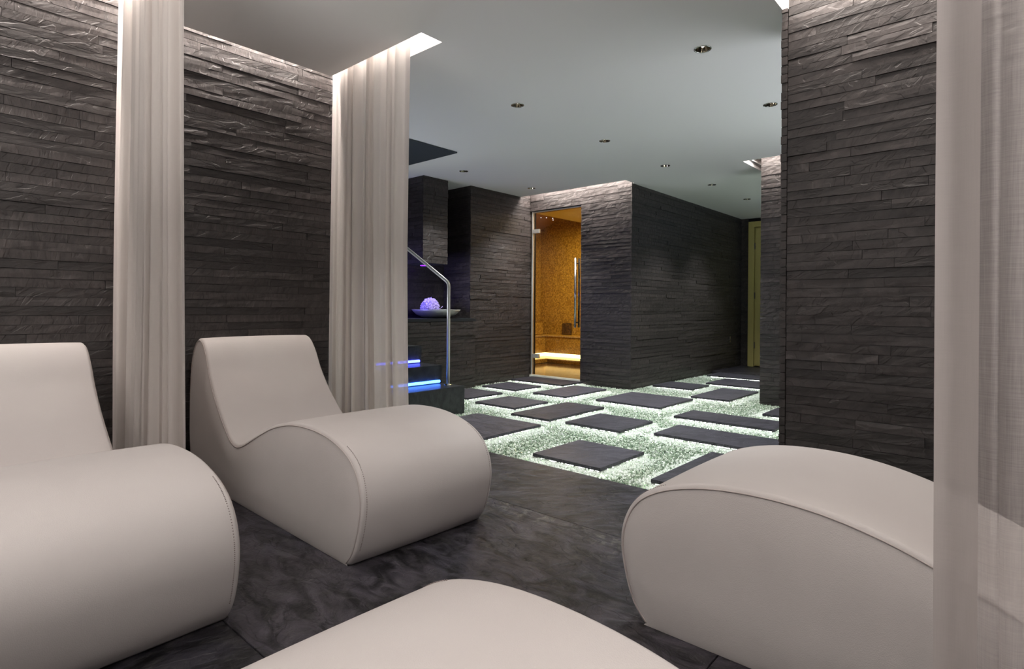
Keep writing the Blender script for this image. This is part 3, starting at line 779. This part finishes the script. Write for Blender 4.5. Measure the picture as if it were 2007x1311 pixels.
for i in range(25):
    y = RY0 + (RY1 - RY0) * i / 24; t = (y - (RY0 + RY1) / 2) / ((RY1 - RY0) / 2); z = 2.66 - .30 * t * t
    rows.append((bm.verts.new((6.2, y, z)), bm.verts.new((RX1 + .02, y, z)), bm.verts.new((RX1 + .02, y, 2.8)), bm.verts.new((6.2, y, 2.8))))
for A, B_ in zip(rows, rows[1:]):
    for k in range(4): bm.faces.new((A[k], A[(k + 1) % 4], B_[(k + 1) % 4], B_[k]))
bmesh.ops.recalc_face_normals(bm, faces=bm.faces)
vault = from_bm('vaulted_ceiling', bm, M_goldceil, sr, smooth=False)
def unproj_z(px, py, zc):
    d = fv + r2 * ((px - 1003.5) / F_PX) + u2 * ((PY - py) / F_PX); return Vector((0, 0, CAM_H)) + d * ((zc - CAM_H) / d.z)
for (sx, sy) in ((143, 118), (180, 132), (225, 112), (227, 125), (163, 165), (207, 153), (150, 148), (120, 165), (118, 140), (282, 122), (296, 95), (395, 78)):
    px, py = sx / 3.543 + 1020, sy / 3.543 + 390; z = 2.5
    for _ in range(6):
        p = unproj_z(px, py, z); t = (p.y - (RY0 + RY1) / 2) / ((RY1 - RY0) / 2); z = 2.66 - .30 * t * t - .004
    bm = bmesh.new(); bmesh.ops.create_icosphere(bm, subdivisions=1, radius=.007); from_bm('star_light', bm, M_star, sr, loc=(p.x, p.y, z))
bn = empty('steam_bench', (7.9, 6.2, 0)); prop(bn, 'gold mosaic bench running round the steam room behind the glass door', 'bench')
def bbox(name, *a, m=M_gold):
    o = box(name, *a, m, bn, .008); o.location = (-7.9, -6.2, 0); return o
bbox('seat_back', 7.87, RX1 - .002, RY0 + .01, RY1 - .002, .15, .45)
bbox('seat_side', 6.24, 7.868, 6.20, RY1 - .002, .15, .45)
bbox('foot_plinth', 7.62, RX1 - .003, RY0 + .01, RY1 - .003, .006, .075)
bbox('foot_plinth', 6.24, 7.618, 5.96, RY1 - .003, .006, .075)
bbox('support', 8.02, RX1 - .004, RY0 + .02, RY1 - .004, .077, .148, m=M_steamled)
bbox('support', 6.25, 8.018, 6.35, RY1 - .004, .077, .148, m=M_steamled)
M_pale = mosaic('pale_gold_mosaic', (.55, .42, .22), (.75, .60, .36), (.5, .45, .4))
bbox('nosing', 7.862, 7.869, RY0 + .01, 6.20, .430, .452, m=M_pale)
bbox('nosing', 6.24, 7.862, 6.192, 6.199, .430, .452, m=M_pale)
bbox('nosing', 7.612, 7.619, RY0 + .01, 5.96, .060, .077, m=M_pale)
bbox('backrest', 7.40, 8.05, 6.40, RY1 - .003, .452, .66)
bbox('steam_outlet', RX1 - .05, RX1 - .003, 5.93, 6.12, .452, .66, m=M_darkmos)
area('steam_lamp', (7.2, 5.0, 2.35), (.5, .5), P_STEAM, (1, .70, .34))

# ------------------------------------------------------------------ olive door at the far end
d2 = empty('door_2', (9.6, 2.9, 0)); d2['kind'] = 'structure'; d2['label'] = 'olive yellow panelled door and frame at the far end of the hall'
def gbox(name, *a, m=M_green, bev=.004):
    o = box(name, *a, m, d2, bev); o.location = (-9.6, -2.9, 0); return o
gbox('architrave', 9.55, 9.62, 3.255, 3.345, 0, 2.35); gbox('architrave', 9.55, 9.62, 2.20, 2.29, 0, 2.35); gbox('architrave', 9.55, 9.62, 2.29, 3.255, 2.26, 2.35)
gbox('door_leaf', 9.58, 9.612, 2.295, 3.25, .01, 2.255)
for a in ((9.566, 9.582, 3.15, 3.235, .02, 2.24), (9.566, 9.582, 2.31, 2.40, .02, 2.24), (9.566, 9.582, 2.40, 3.15, 2.12, 2.24), (9.566, 9.582, 2.40, 3.15, .02, .22)): gbox('stile', *a)
for z in (.35, 1.15, 1.95): gbox('hinge', 9.56, 9.57, 3.236, 3.250, z - .05, z + .05, m=M_chrome, bev=0)

# ------------------------------------------------------------------ wash counter, bowl, violet sponge
ct = empty('stone_counter', (4.4, 4.95, 0)); prop(ct, 'slate clad counter with a dark worktop, left of the glass door', 'counter')
def cbox(name, *a, m=M_slate_back, bev=0):
    o = box(name, *a, m, ct, bev); o.location = (-4.4, -4.95, 0); return o
cbox('carcass', 3.66, 4.905, 4.978, 5.50, -.06, .755)
cbox('worktop', 3.655, 4.925, 4.955, 5.515, .757, .793, m=M_black, bev=.003)
h = empty('front_cladding', (0, 0, 0)); h.parent = ct; h.location = (-4.4, -4.95, 0)
bpy.data.objects.remove(h)
JJ = bpy.data.objects.new('tmp', None)
def clad_child(parent, off, *a, **k):
    before = set(parent.children)
    cladding(parent, *a, **k)
    for ch in parent.children:
        if ch not in before: ch.location = Vector(ch.location) + Vector(off)
clad_child(ct, (-4.4, -4.95, 0), (3.66, 4.978), 0, 1.255, -.06, .755, individual=lambda a, b_, z: a > .25, seed=61, lmin=.25, lmax=.8)
bw = lathe('steel_bowl', [(0, .0), (.10, .0), (.17, .012), (.235, .040), (.275, .078), (.292, .100), (.288, .101), (.268, .082), (.225, .046), (.16, .020), (0, .012)], simple('dull_steel', (.60, .61, .60), .45, .5), seg=56)
bw.location = (4.545, 5.25, .794); prop(bw, 'wide shallow grey steel bowl standing on the counter', 'bowl')
sp = empty('bath_sponge', (4.44, 5.24, .835)); prop(sp, 'round violet tinted bath puff heaped in the steel bowl', 'sponge')
bm = bmesh.new(); bmesh.ops.create_icosphere(bm, subdivisions=5, radius=1)
from mathutils import noise
for v in bm.verts:
    n_ = noise.noise(v.co * 9) * .16 + noise.noise(v.co * 22) * .12
    c = v.co * (1 + n_); v.co = Vector((c.x * .107, c.y * .107, max(0, c.z) * .115 + .078 if c.z > 0 else .078 + c.z * .075))
mp_, nt_, b_p = mat('violet_puff'); b_p.inputs['Base Color'].default_value = (.52, .42, .85, 1); b_p.inputs['Roughness'].default_value = .8
from_bm('puff', bm, mp_, sp, smooth=False)
tube('cord', [(.02, -.10, .055), (.06, -.13, .08), (.09, -.12, .098), (.11, -.10, .09)], .003, mp_, sp, seg=6)
vl = empty('violet_spotlight', (4.44, 5.36, 1.424)); prop(vl, 'small violet spotlight under the hanging slate box', 'spotlight')
lathe('lens', [(0, -.008), (.040, -.008), (.046, -.001), (.046, 0)], M_violet2, vl, 24)
lathe('bezel', [(.046, 0), (.046, -.004), (.054, -.004), (.055, 0)], M_chrome, vl, 24)
spot('violet_beam', (4.44, 5.30, 1.41), 3.5, (.36, .22, 1), 80, .6)

# ------------------------------------------------------------------ steps with light tubes, handrail
stp = empty('stone_steps', (3.0, 3.81, 0)); prop(stp, 'three dark stone steps with blue light tubes, left of the gravel', 'steps')
def sbox(name, *a, m=M_step, bev=.003):
    o = box(name, *a, m, stp, bev); o.location = (-3.0, -3.81, 0); return o
sbox('step', 2.31, 3.65, 3.812, 4.935, -.065, .205); sbox('step', 2.31, 3.648, 4.121, 4.935, .206, .374); sbox('step', 2.31, 3.646, 4.421, 4.935, .375, .541)
def stube(x0, x1, y, z, m, lab):
    t = tube('light_tube', [(x0, y, z), (x1, y, z)], .013, m, stp, 12); t.location = (-3.0, -3.81, 0); t['label'] = lab; return t
stube(3.05, 3.60, 4.104, .226, M_blue, 'bright blue glowing tube on the lowest step')
stube(3.05, 3.60, 4.404, .395, M_violet, 'violet blue glowing tube on the middle step')
hr = empty('handrail', (3.57, 3.95, .206)); prop(hr, 'brushed steel handrail rising along the steps beside the right edge of the curtain', 'handrail')
pts = [(0, 0, 0), (0, 0, .90)]
for k in range(1, 7):
    a = math.radians(10.0 * k); r = .07
    pts.append((0, r - r * math.cos(a), .90 + r * math.sin(a)))
a = math.radians(60)
e = Vector(pts[-1]); dirn = Vector((0, math.cos(HP - a), math.sin(HP - a)))
pts.append(tuple(e + dirn * 1.15))
tube('rail', pts, .0155, M_satin, hr, 16)
lathe('foot_plate', [(0, 0), (.036, 0), (.036, .005), (.018, .008), (.0155, .012)], M_chrome, hr, 24)
e2 = e + dirn * 1.15
tube('upper_post', [tuple(e2), (0, e2.y, .52)], .0155, M_satin, hr, 16)
area('blue_glow_lamp', (3.72, 5.22, 1.08), (.25, .25), 2.6, (.10, .05, 1), rot=(math.radians(90), 0, math.radians(-72)))
# blue wall lamp beyond the pillar
area('blue_corner_lamp', (8.7, 1.6, 2.2), (.3, .3), 1.2, (.15, .35, 1), rot=(math.radians(120), 0, 0))

# small steel key switch on the side wall
sw = empty('wall_switch', (9.09, 3.462, .45)); prop(sw, 'small steel plate low on the dark wall beside the olive door', 'switch')
box('plate', -.012, .012, -.010, .0, -.045, .045, M_chrome, sw, .002)
box('toggle', -.004, .004, -.018, -.009, -.012, .012, M_chrome, sw, .001)

# made-up housings for the added fill lights, out of view
for n, a in enumerate([(-1.36, -1.04, .08, 2.32, .0, 1.285), (3.58, 5.22, -.56, .36, -.07, .335), (6.78, 8.42, -.06, .86, -.07, .335),
                       (.62, 1.06, -.86, -.835, 1.03, 1.67), (-1.59, -1.52, .33, 2.27, .0, 2.32)]):
    o = box('trim_%d' % (n + 3), *a, M_slate_back, bev=.004); o['kind'] = 'structure'
